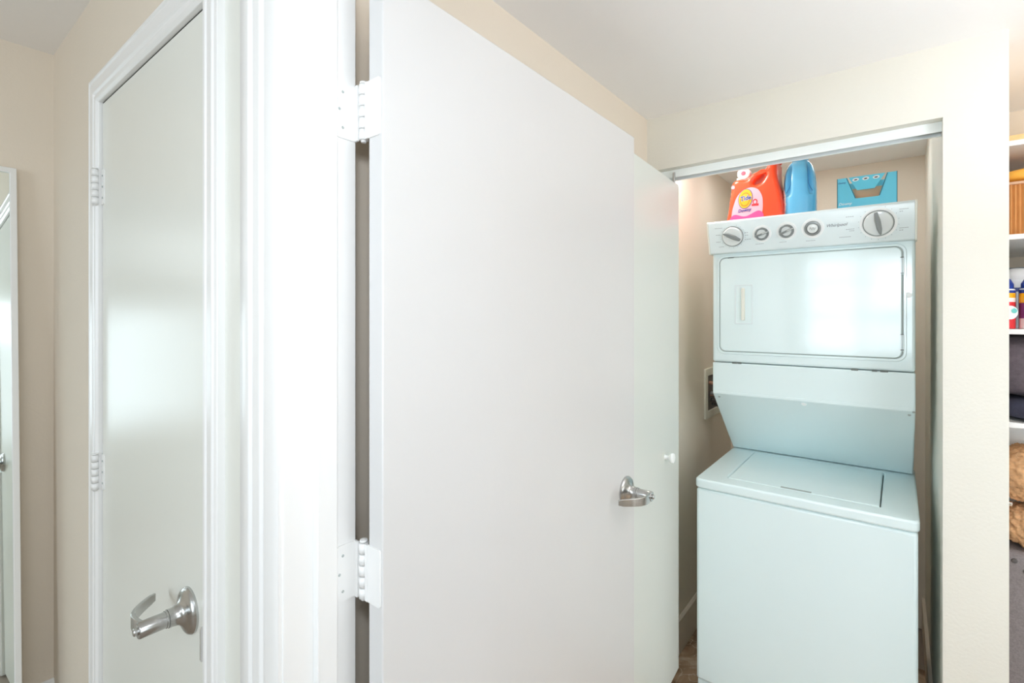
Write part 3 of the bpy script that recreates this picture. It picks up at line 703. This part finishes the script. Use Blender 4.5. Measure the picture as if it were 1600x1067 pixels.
# cans and tub
def can(x, y, r, label, sects, z0=1.460, capm=None, name='spray_can'):
    t = thing(name, label, 'can', (x, y, 0)); z = z0
    b = bmesh.new(); prof_m = []
    for (m_, hgt) in sects:
        lathe(b, [(r, z), (r, z+hgt)], Matrix.Identity(4), 28, len(prof_m)); prof_m.append(m_); z += hgt
    lathe(b, [(0, z0), (r, z0)], Matrix.Identity(4), 28, 0)
    lathe(b, [(r, z), (r*.96, z+.004), (0, z+.004)], Matrix.Identity(4), 28, len(prof_m)); prof_m.append('pale')
    obj('can_body', b, prof_m, t, smooth=True)
    if capm:
        b = bmesh.new(); lathe(b, [(0, z+.004), (r*.9, z+.004), (r*.9, z+.018), (r*.7, z+.032), (r*.35, z+.040), (0, z+.041)], Matrix.Identity(4), 28); obj('cap', b, capm, t, smooth=True)
    return t
c1 = can(.236, 2.055, .033, 'red can with a teal and white label beside the wall edge', [('red', .078), ('lwhite', .012), ('yellow', .014), ('navy', .008)], capm='navy')
disc('label', .018, 1.507, .016, .020, -.029, .003, 'lwhite', c1); disc('label', .026, 1.512, .006, .007, -.028, .006, 'teal', c1)
c2 = can(.312, 2.055, .036, 'purple and yellow can beside the red can', [('lwhite', .030), ('purple', .045), ('yellow', .028), ('navy', .010)], capm='navy')
disc('label', -.018, 1.475, .010, .012, -.033, .003, 'teal', c2); text('D', .022, 'cabinet', c2, face_front(-.016, -.0345, 1.548))
can(.285, 2.15, .042, 'tall white can behind the red can', [('clear', .11), ('navy', .012), ('lwhite', .02)], capm='lwhite')
t = thing('plastic_tub', 'cloudy plastic tub with a grey rim on the can shelf', 'tub', (.37, 2.32, 0))
b = bmesh.new(); lathe(b, [(0, 1.460), (.10, 1.460), (.115, 1.64), (.11, 1.64), (0, 1.60)], Matrix.Identity(4), 36); obj('tub_body', b, 'clear', t, smooth=True)
b = bmesh.new(); tube(b, [(.118*math.cos(a), .118*math.sin(a), 1.645) for a in [2*PI*k/36 for k in range(37)]], .006, 8); obj('rim', b, 'greymetal', t, smooth=True)
tag(blob('folded_jacket', .37, 2.20, 1.348, .165, .18, .092, 'charcoal', .5, .016, .05), 'dark charcoal folded jacket on the lowest shelf', 'clothes')
tag(blob('cloth_bag', .39, 2.15, 1.2255, .155, .15, .032, 'denim', .5), 'navy cloth bag squashed under the charcoal jacket', 'bag')
tag(obj('white_drawer_box', bx(.215, .60, 2.235, 2.58, .60, 1.170), 'pale', bevel=.004), 'white plastic drawer box behind the curly brown toys', 'box')
tag(blob('plush_toy', .345, 2.13, 1.024, .125, .085, .084, 'curly', .8, .030, .010, 120), 'upper curly light brown plush toy in the closet', 'toy', 'curly brown plush toys')
tag(blob('plush_toy', .375, 2.11, .873, .140, .085, .062, 'curly', .8, .030, .010, 120), 'lower curly brown plush toy lying on the grey suitcase', 'toy', 'curly brown plush toys')
tag(obj('steel_clip', bx(.20, .262, 2.045, 2.06, .938, .950), 'chrome', bevel=.002), 'small shiny metal clip between the two plush toys', 'clip')
sc_ = thing('suitcase', 'dark grey fabric suitcase upright under the plush toys', 'suitcase')
b = bx(.222, .62, 2.02, 2.19, .0, .812); obj('case_body', b, 'case', sc_, bevel=.03, seg=4)
for x, z in ((.262, .80), (.285, .775)):
    b = bmesh.new(); lathe(b, [(0, 0), (.007, 0), (.006, .004), (0, .005)], Matrix.Translation((x, 2.021, z-.01)) @ Matrix.Rotation(PI/2, 4, 'X'), 14); obj('stud', b, 'hose', sc_)

# ---------------------------------------------------------------- leaning mirror
mr = thing('leaning_mirror', 'tall white framed mirror leaning on the beige wall', 'mirror')
MW, MH, FT = .52, 1.962, .016
b = bmesh.new()
ringprism(b, [(0, 0), (-MW, 0), (-MW, MH), (0, MH)], [(-FT, FT), (-MW+FT, FT), (-MW+FT, MH-FT), (-FT, MH-FT)], 0, .022, lambda u, v, t: (t, u, v))
obj('frame', b, 'frame', mr, bevel=.002)
obj('glass', bx(.004, .014, -MW+FT, -FT, FT, MH-FT), 'mirror', mr)
LEAN = math.radians(3.4)
mr.location = (XL+.003+.300*0+math.sin(LEAN)*MH, .268, 0); mr.rotation_euler = (0, -LEAN, 0)
